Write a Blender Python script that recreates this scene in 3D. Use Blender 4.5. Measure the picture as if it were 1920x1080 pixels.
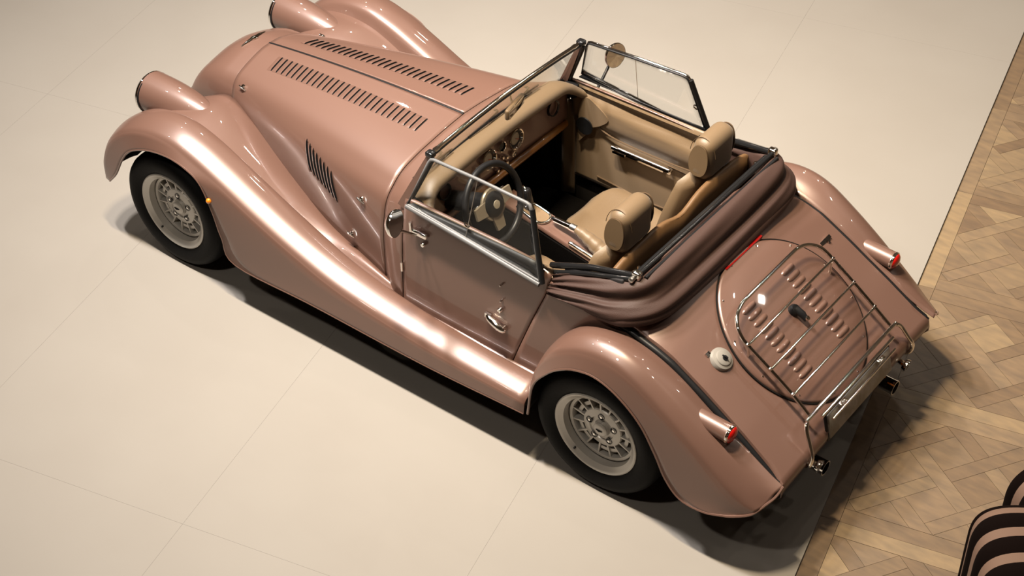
import bpy, bmesh, math, random
import numpy as np
from mathutils import Vector, Matrix
random.seed(4)
for o in list(bpy.data.objects): bpy.data.objects.remove(o)
SC = bpy.context.scene
COL = SC.collection
PI = math.pi

# ------------------------------------------------------------------ camera
CAM_POS = (4.1869, -5.0257, 5.5266)
CAM_YAW, CAM_PITCH, CAM_ROLL = (math.radians(a) for a in (128.2783, 40.502, -0.8853))
FOCAL_PX = 3280.37
f = Vector((math.cos(CAM_YAW)*math.cos(CAM_PITCH), math.sin(CAM_YAW)*math.cos(CAM_PITCH), -math.sin(CAM_PITCH)))
r0 = f.cross(Vector((0, 0, 1))).normalized(); u0 = r0.cross(f)
cr, sr = math.cos(CAM_ROLL), math.sin(CAM_ROLL)
rr, uu = cr*r0+sr*u0, -sr*r0+cr*u0
cd = bpy.data.cameras.new('camera'); cam = bpy.data.objects.new('camera', cd); COL.objects.link(cam)
cam.matrix_world = Matrix(((rr.x, uu.x, -f.x, CAM_POS[0]), (rr.y, uu.y, -f.y, CAM_POS[1]), (rr.z, uu.z, -f.z, CAM_POS[2]), (0, 0, 0, 1)))
cd.sensor_width = 36; cd.lens = FOCAL_PX/1920*36; cd.clip_end = 100
SC.camera = cam

# ------------------------------------------------------------------ world, lights, exposure
w = bpy.data.worlds.new('world'); SC.world = w; w.use_nodes = True
w.node_tree.nodes['Background'].inputs[0].default_value = (1.0, .80, .60, 1)
w.node_tree.nodes['Background'].inputs[1].default_value = .048
def area(name, loc, aim, sx, sy, power, col, spread=PI):
    l = bpy.data.lights.new(name, 'AREA'); l.shape = 'RECTANGLE'; l.size = sx; l.size_y = sy
    l.energy = power; l.color = col; l.spread = spread
    o = bpy.data.objects.new(name, l); COL.objects.link(o); o.location = loc
    o.rotation_euler = (Vector(aim)-Vector(loc)).to_track_quat('-Z', 'Y').to_euler()
    return o
for k, lx in enumerate((-2.3, -.9, .5)):
    area('ceiling_lamp_track', (lx, -1.35, 7.2), (.5*lx+.5, 1.35, 0), .75, .22, (170, 174, 184)[k], ((1, .95, .91), (1, .92, .83), (1, .82, .57))[k], math.radians(95))
area('ceiling_lamp_side', (.3, -4.9, 7.2), (.3, 0, 0), .35, .35, 92, (1, .90, .78))
for lx, ly, pw in ((-5.5, -2.2, 18), (-5.0, 1.6, 32), (-3.2, 4.6, 26), (-.6, 5.2, 22), (2.0, 5.6, 22), (4.6, 4.4, 24), (5.6, 1.4, 22), (-3.0, -4.8, 8), (-6.5, 5.0, 22), (2.6, 8.5, 24), (-1.5, 9.0, 24), (6.5, 7.0, 24)):
    area('ceiling_downlight', (lx, ly, 7.2), (lx*.8, ly*.8, 0), .16, .16, pw, (1, .88, .74))
SC.view_settings.view_transform = 'Standard'; SC.view_settings.look = 'None'
SC.view_settings.gamma = 1; SC.view_settings.use_curve_mapping = False
SC.view_settings.exposure = 0.50

# ------------------------------------------------------------------ materials
MATS = {}
ALB = .70          # common scale of the surface albedos
def mat(name, col, rough=.5, metal=0., coat=0., coat_r=.03, spec=.5, trans=0., ior=1.45, alpha=1., emit=None, estr=0., sheen=0., bump=None, vary=None, flake=False):
    if metal < .5:
        col = tuple(c*ALB for c in col)
        if vary: vary = (vary[0], tuple(c*ALB for c in vary[1]), *vary[2:])
    m = bpy.data.materials.new(name); m.use_nodes = True; nt = m.node_tree; b = nt.nodes['Principled BSDF']
    I = b.inputs
    I['Base Color'].default_value = (*col, 1); I['Roughness'].default_value = rough; I['Metallic'].default_value = metal
    I['Coat Weight'].default_value = coat; I['Coat Roughness'].default_value = coat_r; I['Specular IOR Level'].default_value = spec
    I['Transmission Weight'].default_value = trans; I['IOR'].default_value = ior; I['Alpha'].default_value = alpha
    I['Sheen Weight'].default_value = sheen
    if emit: I['Emission Color'].default_value = (*emit, 1); I['Emission Strength'].default_value = estr
    tc = nt.nodes.new('ShaderNodeTexCoord')
    if bump:
        sc, st = bump
        n = nt.nodes.new('ShaderNodeTexNoise'); n.inputs['Scale'].default_value = sc; n.inputs['Detail'].default_value = 3
        bp = nt.nodes.new('ShaderNodeBump'); bp.inputs['Strength'].default_value = st; bp.inputs['Distance'].default_value = .004
        nt.links.new(tc.outputs['Object'], n.inputs['Vector']); nt.links.new(n.outputs['Fac'], bp.inputs['Height'])
        nt.links.new(bp.outputs['Normal'], I['Normal'])
    if vary:
        sc, c2, lo, hi = vary
        n = nt.nodes.new('ShaderNodeTexNoise'); n.inputs['Scale'].default_value = sc; n.inputs['Detail'].default_value = 4
        rp = nt.nodes.new('ShaderNodeValToRGB'); rp.color_ramp.elements[0].position = lo; rp.color_ramp.elements[1].position = hi
        rp.color_ramp.elements[0].color = (*col, 1); rp.color_ramp.elements[1].color = (*c2, 1)
        nt.links.new(tc.outputs['Object'], n.inputs['Vector']); nt.links.new(n.outputs['Fac'], rp.inputs['Fac'])
        nt.links.new(rp.outputs['Color'], I['Base Color'])
    if flake:
        n = nt.nodes.new('ShaderNodeTexNoise'); n.inputs['Scale'].default_value = 900
        mx = nt.nodes.new('ShaderNodeMix'); mx.data_type = 'RGBA'
        mx.inputs['A'].default_value = (*[c*.93 for c in col], 1); mx.inputs['B'].default_value = (*[min(1, c*1.07) for c in col], 1)
        nt.links.new(tc.outputs['Object'], n.inputs['Vector']); nt.links.new(n.outputs['Fac'], mx.inputs['Factor'])
        nt.links.new(mx.outputs['Result'], I['Base Color'])
    MATS[name] = m
    return m
def paint_mat():
    # brown ground coat with a fixed share of rose metallic flake, under clear lacquer
    m = mat('rose_bronze_paint', (.147, .079, .059), .55, 0, .6, .03, spec=.1)
    nt = m.node_tree; a = nt.nodes['Principled BSDF']; out = nt.nodes['Material Output']
    b = nt.nodes.new('ShaderNodeBsdfPrincipled'); I = b.inputs
    I['Base Color'].default_value = (.85, .72, .69, 1); I['Metallic'].default_value = 1; I['Roughness'].default_value = .36
    I['Coat Weight'].default_value = .6; I['Coat Roughness'].default_value = .03
    mx = nt.nodes.new('ShaderNodeMixShader'); mx.inputs[0].default_value = .075
    nt.links.new(a.outputs[0], mx.inputs[1]); nt.links.new(b.outputs[0], mx.inputs[2]); nt.links.new(mx.outputs[0], out.inputs['Surface'])
    return m
PAINT = paint_mat()
UNDER = mat('underseal', (.012, .010, .009), .85, spec=.1)
CHROME = mat('chrome', (.82, .80, .77), .07, 1.)
STEEL = mat('brushed_steel', (.55, .53, .50), .3, 1.)
SILVER = mat('wheel_silver', (.60, .57, .52), .4, .30, .4, .1)
RUBBER = mat('tyre_rubber', (.006, .006, .0062), .6, spec=.10, bump=(60, .15))
BLACK = mat('black_trim', (.009, .009, .010), .4, spec=.3)
GLOSSBLACK = mat('gloss_black', (.012, .012, .013), .12)
CARPET = mat('black_carpet', (.004, .0034, .003), .95, spec=.04, bump=(400, .5))
TAN = mat('tan_leather', (.175, .115, .062), .48, bump=(220, .12), sheen=.1)
TAND = mat('tan_leather_seam', (.09, .052, .024), .6)
TANP = mat('perforated_leather', (.20, .13, .068), .6, bump=(500, .3))
HOODM = mat('brown_hood_cloth', (.058, .031, .025), .62, spec=.3, bump=(300, .25))
HOODI = mat('hood_lining', (.014, .012, .014), .8)
WOOD = mat('honey_wood', (.27, .115, .022), .3, coat=.6, vary=(9, (.18, .066, .011), .35, .75))
def glass_mat():
    # thin clear pane: passes light straight through, reflects by Schlick's law
    m = bpy.data.materials.new('clear_glass'); m.use_nodes = True; nt = m.node_tree; N = nt.nodes; Lk = nt.links
    N.remove(N['Principled BSDF']); out = N['Material Output']
    ge = N.new('ShaderNodeNewGeometry'); dt = N.new('ShaderNodeVectorMath'); dt.operation = 'DOT_PRODUCT'
    Lk.new(ge.outputs['Incoming'], dt.inputs[0]); Lk.new(ge.outputs['Normal'], dt.inputs[1])
    ab = N.new('ShaderNodeMath'); ab.operation = 'ABSOLUTE'; Lk.new(dt.outputs['Value'], ab.inputs[0])
    om = N.new('ShaderNodeMath'); om.operation = 'SUBTRACT'; om.inputs[0].default_value = 1; Lk.new(ab.outputs[0], om.inputs[1])
    pw = N.new('ShaderNodeMath'); pw.operation = 'POWER'; pw.inputs[1].default_value = 5; Lk.new(om.outputs[0], pw.inputs[0])
    ma = N.new('ShaderNodeMath'); ma.operation = 'MULTIPLY_ADD'; ma.inputs[1].default_value = .96; ma.inputs[2].default_value = .04; Lk.new(pw.outputs[0], ma.inputs[0])
    tr = N.new('ShaderNodeBsdfTransparent'); tr.inputs[0].default_value = (.955, .96, .955, 1)
    gl = N.new('ShaderNodeBsdfGlossy'); gl.inputs['Roughness'].default_value = .01
    mx = N.new('ShaderNodeMixShader'); Lk.new(ma.outputs[0], mx.inputs[0]); Lk.new(tr.outputs[0], mx.inputs[1]); Lk.new(gl.outputs[0], mx.inputs[2])
    Lk.new(mx.outputs[0], out.inputs['Surface']); return m
GLASS = glass_mat()
ALUGREY = mat('grey_anodised_frame', (.17, .17, .175), .5, .15)
RED = mat('red_lens', (.55, .008, .006), .12, coat=1.)
AMBER = mat('amber_lens', (.75, .22, .01), .12, coat=1.)
DIAL = mat('dial_face', (.36, .31, .23), .4)
MIRROR = mat('mirror_glass', (.86, .86, .85), .02, 1.)
PLATE = mat('plate_white', (.30, .275, .24), .4, vary=(14, (.20, .17, .13), .45, .62))
LAMPGLASS = mat('lamp_glass', (.75, .77, .78), .08, .3, 1.)

# ------------------------------------------------------------------ mesh helpers
def link(name, verts, faces, mats, parent=None, angle=40, flat=False, midx=None):
    me = bpy.data.meshes.new(name)
    me.from_pydata([tuple(map(float, v)) for v in verts], [], [tuple(map(int, q)) for q in faces])
    for m in (mats if isinstance(mats, (list, tuple)) else [mats]): me.materials.append(m)
    if midx is not None: me.polygons.foreach_set('material_index', midx)
    if not flat:
        me.polygons.foreach_set('use_smooth', [True]*len(me.polygons)); me.set_sharp_from_angle(angle=math.radians(angle))
    me.update()
    o = bpy.data.objects.new(name, me); COL.objects.link(o)
    if parent is not None: o.parent = parent
    return o
def spl(P, n):
    """Catmull-Rom through the rows of P, n samples."""
    P = np.asarray(P, float); k = len(P)
    if k == 2:
        t = np.linspace(0, 1, n)[:, None]; return P[0]*(1-t)+P[1]*t
    E = np.vstack([2*P[0]-P[1], P, 2*P[-1]-P[-2]])
    t = np.linspace(0, k-1-1e-9, n); i = t.astype(int); s = (t-i)[:, None]
    a, b, c, d = E[i], E[i+1], E[i+2], E[i+3]
    return .5*(2*b+(c-a)*s+(2*a-5*b+4*c-d)*s**2+(3*b-a-3*c+d)*s**3)
def grid_faces(n, m, closed=False):
    F = []
    for i in range(n-1):
        for j in range(m if closed else m-1):
            F.append((i*m+j, i*m+(j+1) % m, (i+1)*m+(j+1) % m, (i+1)*m+j))
    return F
def panel(name, G, mats, parent=None, thick=.006, ref=None, angle=38):
    """G: n x m x 3 grid; oriented away from ref and given thickness inward."""
    G = np.asarray(G, float); n, m = G.shape[:2]
    V = G.reshape(-1, 3); F = grid_faces(n, m)
    if ref is not None:
        s = 0
        for q in F[::max(1, len(F)//200)]:
            a, b, c, d = (V[k] for k in q); nn = np.cross(c-a, d-b); s += nn @ ((a+b+c+d)/4-np.asarray(ref))
        if s < 0: F = [q[::-1] for q in F]
    o = link(name, V, F, mats, parent, angle)
    if thick:
        md = o.modifiers.new('thickness', 'SOLIDIFY'); md.thickness = thick; md.offset = -1
        if isinstance(mats, (list, tuple)) and len(mats) > 1: md.material_offset = 1
    return o
def tube_geo(path, r, k=10, closed=False, flat=(1, 1)):
    P = [Vector(p) for p in path]; n = len(P); V = []; prev = None
    rs = [float(x) for x in r] if hasattr(r, '__len__') else [float(r)]*n
    for i, p in enumerate(P):
        if closed: t = (P[(i+1) % n]-P[i-1]).normalized()
        else: t = (P[min(i+1, n-1)]-P[max(i-1, 0)]).normalized()
        if prev is None:
            a = Vector((0, 0, 1)) if abs(t.z) < .9 else Vector((1, 0, 0)); b = t.cross(a).normalized()
        else: b = (prev-prev.dot(t)*t).normalized()
        prev = b; c = t.cross(b)
        for j in range(k):
            q = 2*PI*j/k; V.append(p+rs[i]*(math.cos(q)*b*flat[0]+math.sin(q)*c*flat[1]))
    F = []
    for i in range(n if closed else n-1):
        i2 = (i+1) % n
        for j in range(k): F.append((i*k+j, i*k+(j+1) % k, i2*k+(j+1) % k, i2*k+j))
    if not closed: F += [tuple(range(k))[::-1], tuple((n-1)*k+j for j in range(k))]
    return V, F
def tube(name, path, r, m, parent=None, k=10, closed=False, smooth=0, flat=(1, 1)):
    if smooth: path = spl(path, smooth)
    V, F = tube_geo(path, r, k, closed, flat); return link(name, V, F, m, parent, 50)
def merge(parts):
    V, F, I = [], [], []
    for q in parts:
        v, fc = q[0], q[1]; mi = q[2] if len(q) > 2 else 0
        o = len(V); V += [tuple(x) for x in v]; F += [tuple(o+i for i in t) for t in fc]; I += [mi]*len(fc)
    return V, F, I
def lathe_geo(prof, origin, axis, k=48, cap=False):
    """prof: list of (radius, offset along axis)."""
    ax = Vector(axis).normalized(); a = Vector((0, 0, 1)) if abs(ax.z) < .9 else Vector((1, 0, 0))
    b = ax.cross(a).normalized(); c = ax.cross(b); o = Vector(origin); V = []
    for r, h in prof:
        r, h = float(r), float(h)
        for j in range(k):
            q = 2*PI*j/k; V.append(o+ax*h+r*(math.cos(q)*b+math.sin(q)*c))
    F = []
    for i in range(len(prof)-1):
        for j in range(k): F.append((i*k+j, i*k+(j+1) % k, (i+1)*k+(j+1) % k, (i+1)*k+j))
    if cap: F += [tuple(range(k))[::-1], tuple((len(prof)-1)*k+j for j in range(k))]
    return V, F
def lathe(name, prof, origin, axis, m, parent=None, k=48, angle=35, cap=False):
    V, F = lathe_geo(prof, origin, axis, k, cap); return link(name, V, F, m, parent, angle)
def box_geo(c, s, R=None):
    V = []
    for dx in (-.5, .5):
        for dy in (-.5, .5):
            for dz in (-.5, .5):
                v = Vector((dx*s[0], dy*s[1], dz*s[2])); V.append((R @ v if R else v)+Vector(c))
    return V, [(0, 1, 3, 2), (4, 6, 7, 5), (0, 4, 5, 1), (2, 3, 7, 6), (0, 2, 6, 4), (1, 5, 7, 3)]
def rbox(name, c, s, m, parent=None, bev=.01, seg=4, R=None, taper=None, flat=False):
    """rounded box; taper=(tx,ty) scales the top."""
    bm = bmesh.new(); bmesh.ops.create_cube(bm, size=1)
    for v in bm.verts:
        k = (taper if taper and v.co.z > 0 else (1, 1))
        v.co = Vector((v.co.x*s[0]*k[0], v.co.y*s[1]*k[1], v.co.z*s[2]))
    bmesh.ops.bevel(bm, geom=bm.edges[:], offset=min(bev, min(s)*.49), segments=seg, profile=.5, affect='EDGES')
    me = bpy.data.meshes.new(name); bm.to_mesh(me); bm.free(); me.materials.append(m)
    me.polygons.foreach_set('use_smooth', [True]*len(me.polygons)); me.set_sharp_from_angle(angle=math.radians(50))
    M = (R.to_4x4() if R else Matrix.Identity(4)); M.translation = Vector(c); me.transform(M)
    o = bpy.data.objects.new(name, me); COL.objects.link(o)
    if parent is not None: o.parent = parent
    return o
def prism(name, poly, h0, h1, m, parent=None, to3=None, angle=30, flat=False):
    """polygon (2D list) extruded from h0 to h1; to3 maps (a,b,h)->xyz."""
    to3 = to3 or (lambda a, b, h: (a, b, h)); n = len(poly)
    V = [to3(a, b, h0) for a, b in poly]+[to3(a, b, h1) for a, b in poly]
    F = [tuple(range(n))[::-1], tuple(range(n, 2*n))]+[(i, (i+1) % n, n+(i+1) % n, n+i) for i in range(n)]
    return link(name, V, F, m, parent, angle, flat)
def my(P, s):
    """mirror: s=-1 keeps the left-hand (near) side as given, s=+1 flips it."""
    P = np.array(P, float)
    if s > 0: P[..., 1] *= -1
    return P
def tag(o, label, cat, group=None):
    o['label'] = label; o['category'] = cat
    if group: o['group'] = group
def lerp(a, b, t): return a+(b-a)*t

# ------------------------------------------------------------------ floor: cream boarded plinth and parquet
E1 = Vector((.2330, -.9725)); E2 = Vector((-.9725, -.2330)); O2 = Vector((2.201, -.683))
def st(s, t, z): p = O2+E1*s-E2*t; return (p.x, p.y, z)          # s along the plinth edge, t outward onto the parquet
STEP = .012
CREAM = mat('cream_floor_boards', (.283, .260, .232), .62, vary=(1.6, (.270, .246, .218), .35, .75))
nt = CREAM.node_tree
floor = prism('floor', [(-11, -13), (7.5, -13), (7.5, 0), (-11, 0)], -.10, -.012, mat('plinth_core', (.225, .198, .17), .7), to3=lambda a, b, h: st(a, b, h), flat=True)
floor['kind'] = 'structure'
bm_cache = {}
g = .0003
for i in range(-4, 4):
    for j in range(11):
        s0 = .76+2.44*(i-1)+g; s1 = .76+2.44*i-g; t1 = -1.22*j-g; t0 = -1.22*(j+1)+g
        if j == 0: t1 = 0
        s0 = max(s0, -11); s1 = min(s1, 7.5); t0 = max(t0, -13)
        prism('floor_board', [(s0, t0), (s1, t0), (s1, t1), (s0, t1)], -.012, 0, CREAM, floor, to3=lambda a, b, h: st(a, b, h), flat=True)
# the hall around it
HALL = mat('hall_plaster', (.34, .25, .17), .8); CEIL = mat('ceiling_plaster', (.40, .32, .25), .85)
for nm, pl4, h0, h1, m_ in (('wall_left', [(7.5, -13.1), (7.6, -13.1), (7.6, 7.6), (7.5, 7.6)], -.14, 7.5, HALL), ('wall_right', [(-11.1, -13.1), (-11, -13.1), (-11, 7.6), (-11.1, 7.6)], -.14, 7.5, HALL),
                        ('wall_front', [(-11, -13.1), (7.5, -13.1), (7.5, -13), (-11, -13)], -.14, 7.5, HALL), ('wall_back', [(-11, 7.5), (7.5, 7.5), (7.5, 7.6), (-11, 7.6)], -.14, 7.5, HALL),
                        ('ceiling', [(-11.1, -13.1), (7.6, -13.1), (7.6, 7.6), (-11.1, 7.6)], 7.4, 7.5, CEIL)):
    o = prism(nm, pl4, h0, h1, m_, to3=lambda a, b, h: st(a, b, h), flat=True); o['kind'] = 'structure'
# parquet
def wood_mat():
    m = bpy.data.materials.new('parquet_oak'); m.use_nodes = True; nt = m.node_tree; b = nt.nodes['Principled BSDF']
    oi = nt.nodes.new('ShaderNodeObjectInfo'); tc = nt.nodes.new('ShaderNodeTexCoord')
    rp = nt.nodes.new('ShaderNodeValToRGB'); e = rp.color_ramp.elements
    e[0].position = 0; e[0].color = (.140, .094, .058, 1); e[1].position = 1; e[1].color = (.245, .178, .105, 1)
    for p, c in ((.35, (.158, .110, .069)), (.6, (.175, .123, .079)), (.85, (.19, .137, .085))):
        x = e.new(p); x.color = (*c, 1)
    nt.links.new(oi.outputs['Random'], rp.inputs['Fac'])
    n = nt.nodes.new('ShaderNodeTexNoise'); n.inputs['Scale'].default_value = 9; n.inputs['Detail'].default_value = 6
    mp = nt.nodes.new('ShaderNodeMapping'); mp.inputs['Scale'].default_value = (1, 3.5, 1)
    nt.links.new(tc.outputs['Object'], mp.inputs['Vector']); nt.links.new(mp.outputs['Vector'], n.inputs['Vector'])
    mx = nt.nodes.new('ShaderNodeMix'); mx.data_type = 'RGBA'; mx.blend_type = 'MULTIPLY'; mx.inputs['Factor'].default_value = .85
    r2 = nt.nodes.new('ShaderNodeValToRGB'); r2.color_ramp.elements[0].color = (.74*ALB, .74*ALB, .77*ALB, 1); r2.color_ramp.elements[1].color = (1.2*ALB, 1.15*ALB, 1.05*ALB, 1)
    r2.color_ramp.elements[0].position = .3; r2.color_ramp.elements[1].position = .7
    nt.links.new(n.outputs['Fac'], r2.inputs['Fac']); nt.links.new(rp.outputs['Color'], mx.inputs['A']); nt.links.new(r2.outputs['Color'], mx.inputs['B'])
    nt.links.new(mx.outputs['Result'], b.inputs['Base Color'])
    b.inputs['Roughness'].default_value = .42
    return m
OAK = wood_mat()
parq = prism('floor', [(-11, .0), (7.5, .0), (7.5, 7.5), (-11, 7.5)], -.14, -STEP-.009, mat('parquet_underlay', (.065, .042, .024), .8), to3=lambda a, b, h: st(a, b, h), flat=True)
parq['kind'] = 'structure'
def clip(poly, n, c):
    out = []
    for i in range(len(poly)):
        a, b = poly[i], poly[(i+1) % len(poly)]; da = n[0]*a[0]+n[1]*a[1]-c; db = n[0]*b[0]+n[1]*b[1]-c
        if da <= 0: out.append(a)
        if (da < 0 < db) or (db < 0 < da):
            k = da/(da-db); out.append((a[0]+(b[0]-a[0])*k, a[1]+(b[1]-a[1])*k))
    return out
def clipbox(poly, x0, x1, y0, y1):
    for n, c in (((-1, 0), -x0), ((1, 0), x1), ((0, -1), -y0), ((0, 1), y1)):
        if len(poly) < 3: return []
        poly = clip(poly, n, c)
    return poly
def parea(p): return abs(sum(p[i][0]*p[(i+1) % len(p)][1]-p[(i+1) % len(p)][0]*p[i][1] for i in range(len(p))))/2 if len(p) > 2 else 0
def inset(p, d):
    cx = sum(a for a, _ in p)/len(p); cy = sum(b for _, b in p)/len(p); out = []
    if sum(p[i][0]*p[(i+1) % len(p)][1]-p[(i+1) % len(p)][0]*p[i][1] for i in range(len(p))) < 0: p = p[::-1]
    q = p
    for i in range(len(p)):
        a, b = p[i], p[(i+1) % len(p)]; L = math.hypot(b[0]-a[0], b[1]-a[1])
        if L < 1e-6: continue
        n = ((b[1]-a[1])/L, -(b[0]-a[0])/L); q = clip(q, n, n[0]*a[0]+n[1]*a[1]-d)
        if len(q) < 3: return []
    return q
def onscreen(x, y, z, pad=60):
    d = Vector((x, y, z))-Vector(CAM_POS); k = d.dot(f)
    px = 960+FOCAL_PX*d.dot(rr)/k; py = 540-FOCAL_PX*d.dot(uu)/k
    return -pad < px < 1920+pad and -pad < py < 1080+pad
PS, PW, S0 = .82, .082, -.37
pieces = []
for pi_ in range(-8, 3):
    for pj in range(0, 7):
        s0, t0 = S0+PS*pi_, .0+PS*pj; s1, t1 = s0+PS, t0+PS
        P = [[(s0, t0), (s1, t0), (s1, t0+PW), (s0, t0+PW)], [(s0, t1-PW), (s1, t1-PW), (s1, t1), (s0, t1)],
             [(s0, t0+PW), (s0+PW, t0+PW), (s0+PW, t1-PW), (s0, t1-PW)], [(s1-PW, t0+PW), (s1, t0+PW), (s1, t1-PW), (s1-PW, t1-PW)]]
        bx = (s0+PW, s1-PW, t0+PW, t1-PW); cx, cy = (s0+s1)/2, (t0+t1)/2; q = math.sqrt(.5)
        D = (bx[1]-bx[0])*math.sqrt(2)/4; wd = .070
        def rect(u0, u1, v0, v1): return [(cx+(u-v)*q, cy+(u+v)*q) for u, v in ((u0, v0), (u1, v0), (u1, v1), (u0, v1))]
        for a in range(-3, 4):
            for b in range(-3, 4):
                ua, vb = a*D, b*D
                P.append(rect(ua+wd/2, ua+D-wd/2, vb+wd/2, vb+D-wd/2))
                if (a+b) % 2 == 0: P.append(rect(ua-D+wd/2, ua+D-wd/2, vb-wd/2, vb+wd/2))
                else: P.append(rect(ua-wd/2, ua+wd/2, vb-D+wd/2, vb+D-wd/2))
        for k, poly in enumerate(P):
            pl = poly if k < 4 else clipbox(poly, *bx)
            if parea(pl) < 8e-5: continue
            cs = sum(a for a, _ in pl)/len(pl); ct = sum(b for _, b in pl)/len(pl)
            pl = inset(pl, .0008)
            if len(pl) < 3: continue
            x, y, z = st(cs, ct, -STEP)
            if onscreen(x, y, z, 900): pieces.append((0 if not onscreen(x, y, z, 130) else parea(pl)/max(.2, (Vector((x, y, z))-Vector(CAM_POS)).length**2), pl))
pieces.sort(key=lambda e: -e[0])
near = [e for e in pieces if e[0] > 0][:300]; beyond = pieces[len(near):]
for _, pl in near:
    hz = -STEP-random.uniform(0, .0006)
    prism('parquet_plank', pl, -STEP-.009, hz, OAK, parq, to3=lambda a, b, h: st(a, b, h), flat=True)
rest = []
for _, pl in beyond:
    n = len(pl); V = [st(a, b, -STEP-.009) for a, b in pl]+[st(a, b, -STEP-.0003) for a, b in pl]
    rest.append((V, [tuple(range(n, 2*n))]+[(i, (i+1) % n, n+(i+1) % n, n+i) for i in range(n)]))
if rest:
    V, F, _ = merge(rest); o = link('parquet_planks', V, F, OAK, parq, flat=True); o['kind'] = 'stuff'

# ================================================================== THE CAR (x to the rear, y to its right, z up)
car = bpy.data.objects.new('roadster_car', None); COL.objects.link(car); car.empty_display_size = .3
tag(car, 'rose bronze open vintage style roadster with tan leather seats and a folded brown hood', 'car')

# ---------------- bonnet surface
FS = np.array([(0, .879), (.06, .875), (.12, .860), (.18, .840), (.235, .814), (.272, .770), (.292, .700), (.296, .620), (.296, .54)])
MS = np.array([(0, .940), (.085, .934), (.165, .921), (.25, .903), (.33, .878), (.385, .835), (.433, .760), (.448, .640), (.449, .46)])
RS = np.array([(0, .967), (.12, .959), (.22, .948), (.33, .933), (.43, .908), (.495, .868), (.556, .800), (.586, .650), (.592, .38)])
BX0, BX1 = -1.272, -.045
def bon_section(x, n=40):
    t = (x-BX0)/(BX1-BX0)
    a, b, c = 2*(t-.5)*(t-1), -4*t*(t-1), 2*t*(t-.5)
    S = a*FS+b*MS+c*RS
    return spl(S, n)
def bon_top(x, y):
    S = bon_section(x, 200); return float(np.interp(abs(y), S[:140, 0], S[:140, 1]))
def bon_frame(x, y):
    e = .004; z = bon_top(x, y)
    dx = Vector((2*e, 0, bon_top(x+e, y)-bon_top(x-e, y))).normalized(); dy = Vector((0, 2*e, bon_top(x, y+e)-bon_top(x, y-e))).normalized()
    n = dx.cross(dy).normalized(); dy = n.cross(dx)
    return Matrix(((dx.x, dy.x, n.x, x), (dx.y, dy.y, n.y, y), (dx.z, dy.z, n.z, z), (0, 0, 0, 1)))
def side_frame(x, z, s):
    def Y(x, z):
        S = bon_section(x, 200)[90:]; return float(np.interp(-z, -S[:, 1], S[:, 0]))
    e = .004; y = Y(x, z)
    dx = Vector((2*e, Y(x+e, z)-Y(x-e, z), 0)).normalized(); dz = Vector((0, Y(x, z+e)-Y(x, z-e), 2*e)).normalized()
    n = dz.cross(dx).normalized(); dz = dx.cross(n)*-1
    M = Matrix(((dx.x, dz.x, n.x, x), (dx.y, dz.y, n.y, y), (dx.z, dz.z, n.z, z), (0, 0, 0, 1)))
    return M if s > 0 else Matrix.Diagonal((1, -1, 1, 1)) @ M
def louvre_mesh(L, W, H, R=None):
    V, F, I = [], [], []; nu, nv = 13, 7
    for i in range(nu):
        u = -1+2*i/(nu-1); e = max(0, 1-abs(u)**5)**.5
        for j in range(nv):
            v = j/(nv-1); h = H*e*math.sin(v*PI*.5)**.9
            V.append((-W/2+W*v, u*L/2, h))
    for i in range(nu-1):
        for j in range(nv-1): F.append((i*nv+j, (i+1)*nv+j, (i+1)*nv+j+1, i*nv+j+1)); I.append(0)
    b = len(V)
    for i in range(nu):
        u = -1+2*i/(nu-1); V.append((W*.44, u*L/2*.99, .0006)); V.append((W*.66, u*L/2*.97, .0006))
    for i in range(nu-1):
        F.append((i*nv+nv-1, (i+1)*nv+nv-1, b+2*(i+1), b+2*i)); I.append(1)  # black faces paint in the dark inside of the open slot
        F.append((b+2*i, b+2*(i+1), b+2*(i+1)+1, b+2*i+1)); I.append(1)
    if R: V = [(a, b, c-b*b/(2*R)) for a, b, c in V]
    me = bpy.data.meshes.new('louvre'); me.from_pydata(V, [], F); me.materials.append(PAINT); me.materials.append(BLACK)
    me.polygons.foreach_set('material_index', I); me.polygons.foreach_set('use_smooth', [True]*len(F)); me.set_sharp_from_angle(angle=math.radians(45))
    return me
LOU = louvre_mesh(.098, .027, .0065); LOUS = louvre_mesh(.160, .022, .009, .5)
xs = np.linspace(BX0, BX1, 50)
for s in (-1, 1):
    G = []
    for x in xs:
        S = bon_section(x, 44); S = S.copy(); S[0, 0] = .0075
        G.append([(x, s*y, z) for y, z in S])
    bonnet = panel('bonnet', G, [PAINT, UNDER], car, .005, ref=(-.6, 0, .4))
    for k in range(28):
        t = k/27; x = lerp(-1.118, -.170, t); y = s*lerp(.124, .168, t)
        o = bpy.data.objects.new('louvre', LOU); COL.objects.link(o); o.parent = bonnet
        o.matrix_basis = bon_frame(x, y) @ Matrix.Rotation(-s*.03, 4, 'Z')
    for k in range(8):
        x = -.622+k*.0288; M = side_frame(x, .740-k*.0086, s)
        o = bpy.data.objects.new('louvre', LOUS); COL.objects.link(o); o.parent = bonnet
        o.matrix_basis = M @ Matrix.Translation((0, 0, .002)) @ Matrix.Rotation(-.38, 4, 'Z')
    # catches
    for (cx, cz, big) in ((-1.19, .80, 1), (-.20, .74, 1), (-.285, .50, 1)):
        M = side_frame(cx, cz, s); p = M.translation; nrm = Vector((0, s, 0))
        V1 = lathe_geo([(.013, 0), (.013, .008), (.006, .012), (.001, .013)], p, nrm, 16)
        V2 = tube_geo([p+nrm*.012+Vector((-.02, 0, .004)), p+nrm*.018, p+nrm*.012+Vector((.022, 0, -.010))], .0045, 8)
        V, F, _ = merge([V1, V2]); link('bonnet_catch', V, F, CHROME, bonnet)
tube('bonnet_hinge', [(x, 0, bon_top(x, 0)-.004) for x in np.linspace(BX0, BX1, 30)], .0055, BLACK, car, 8)

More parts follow.
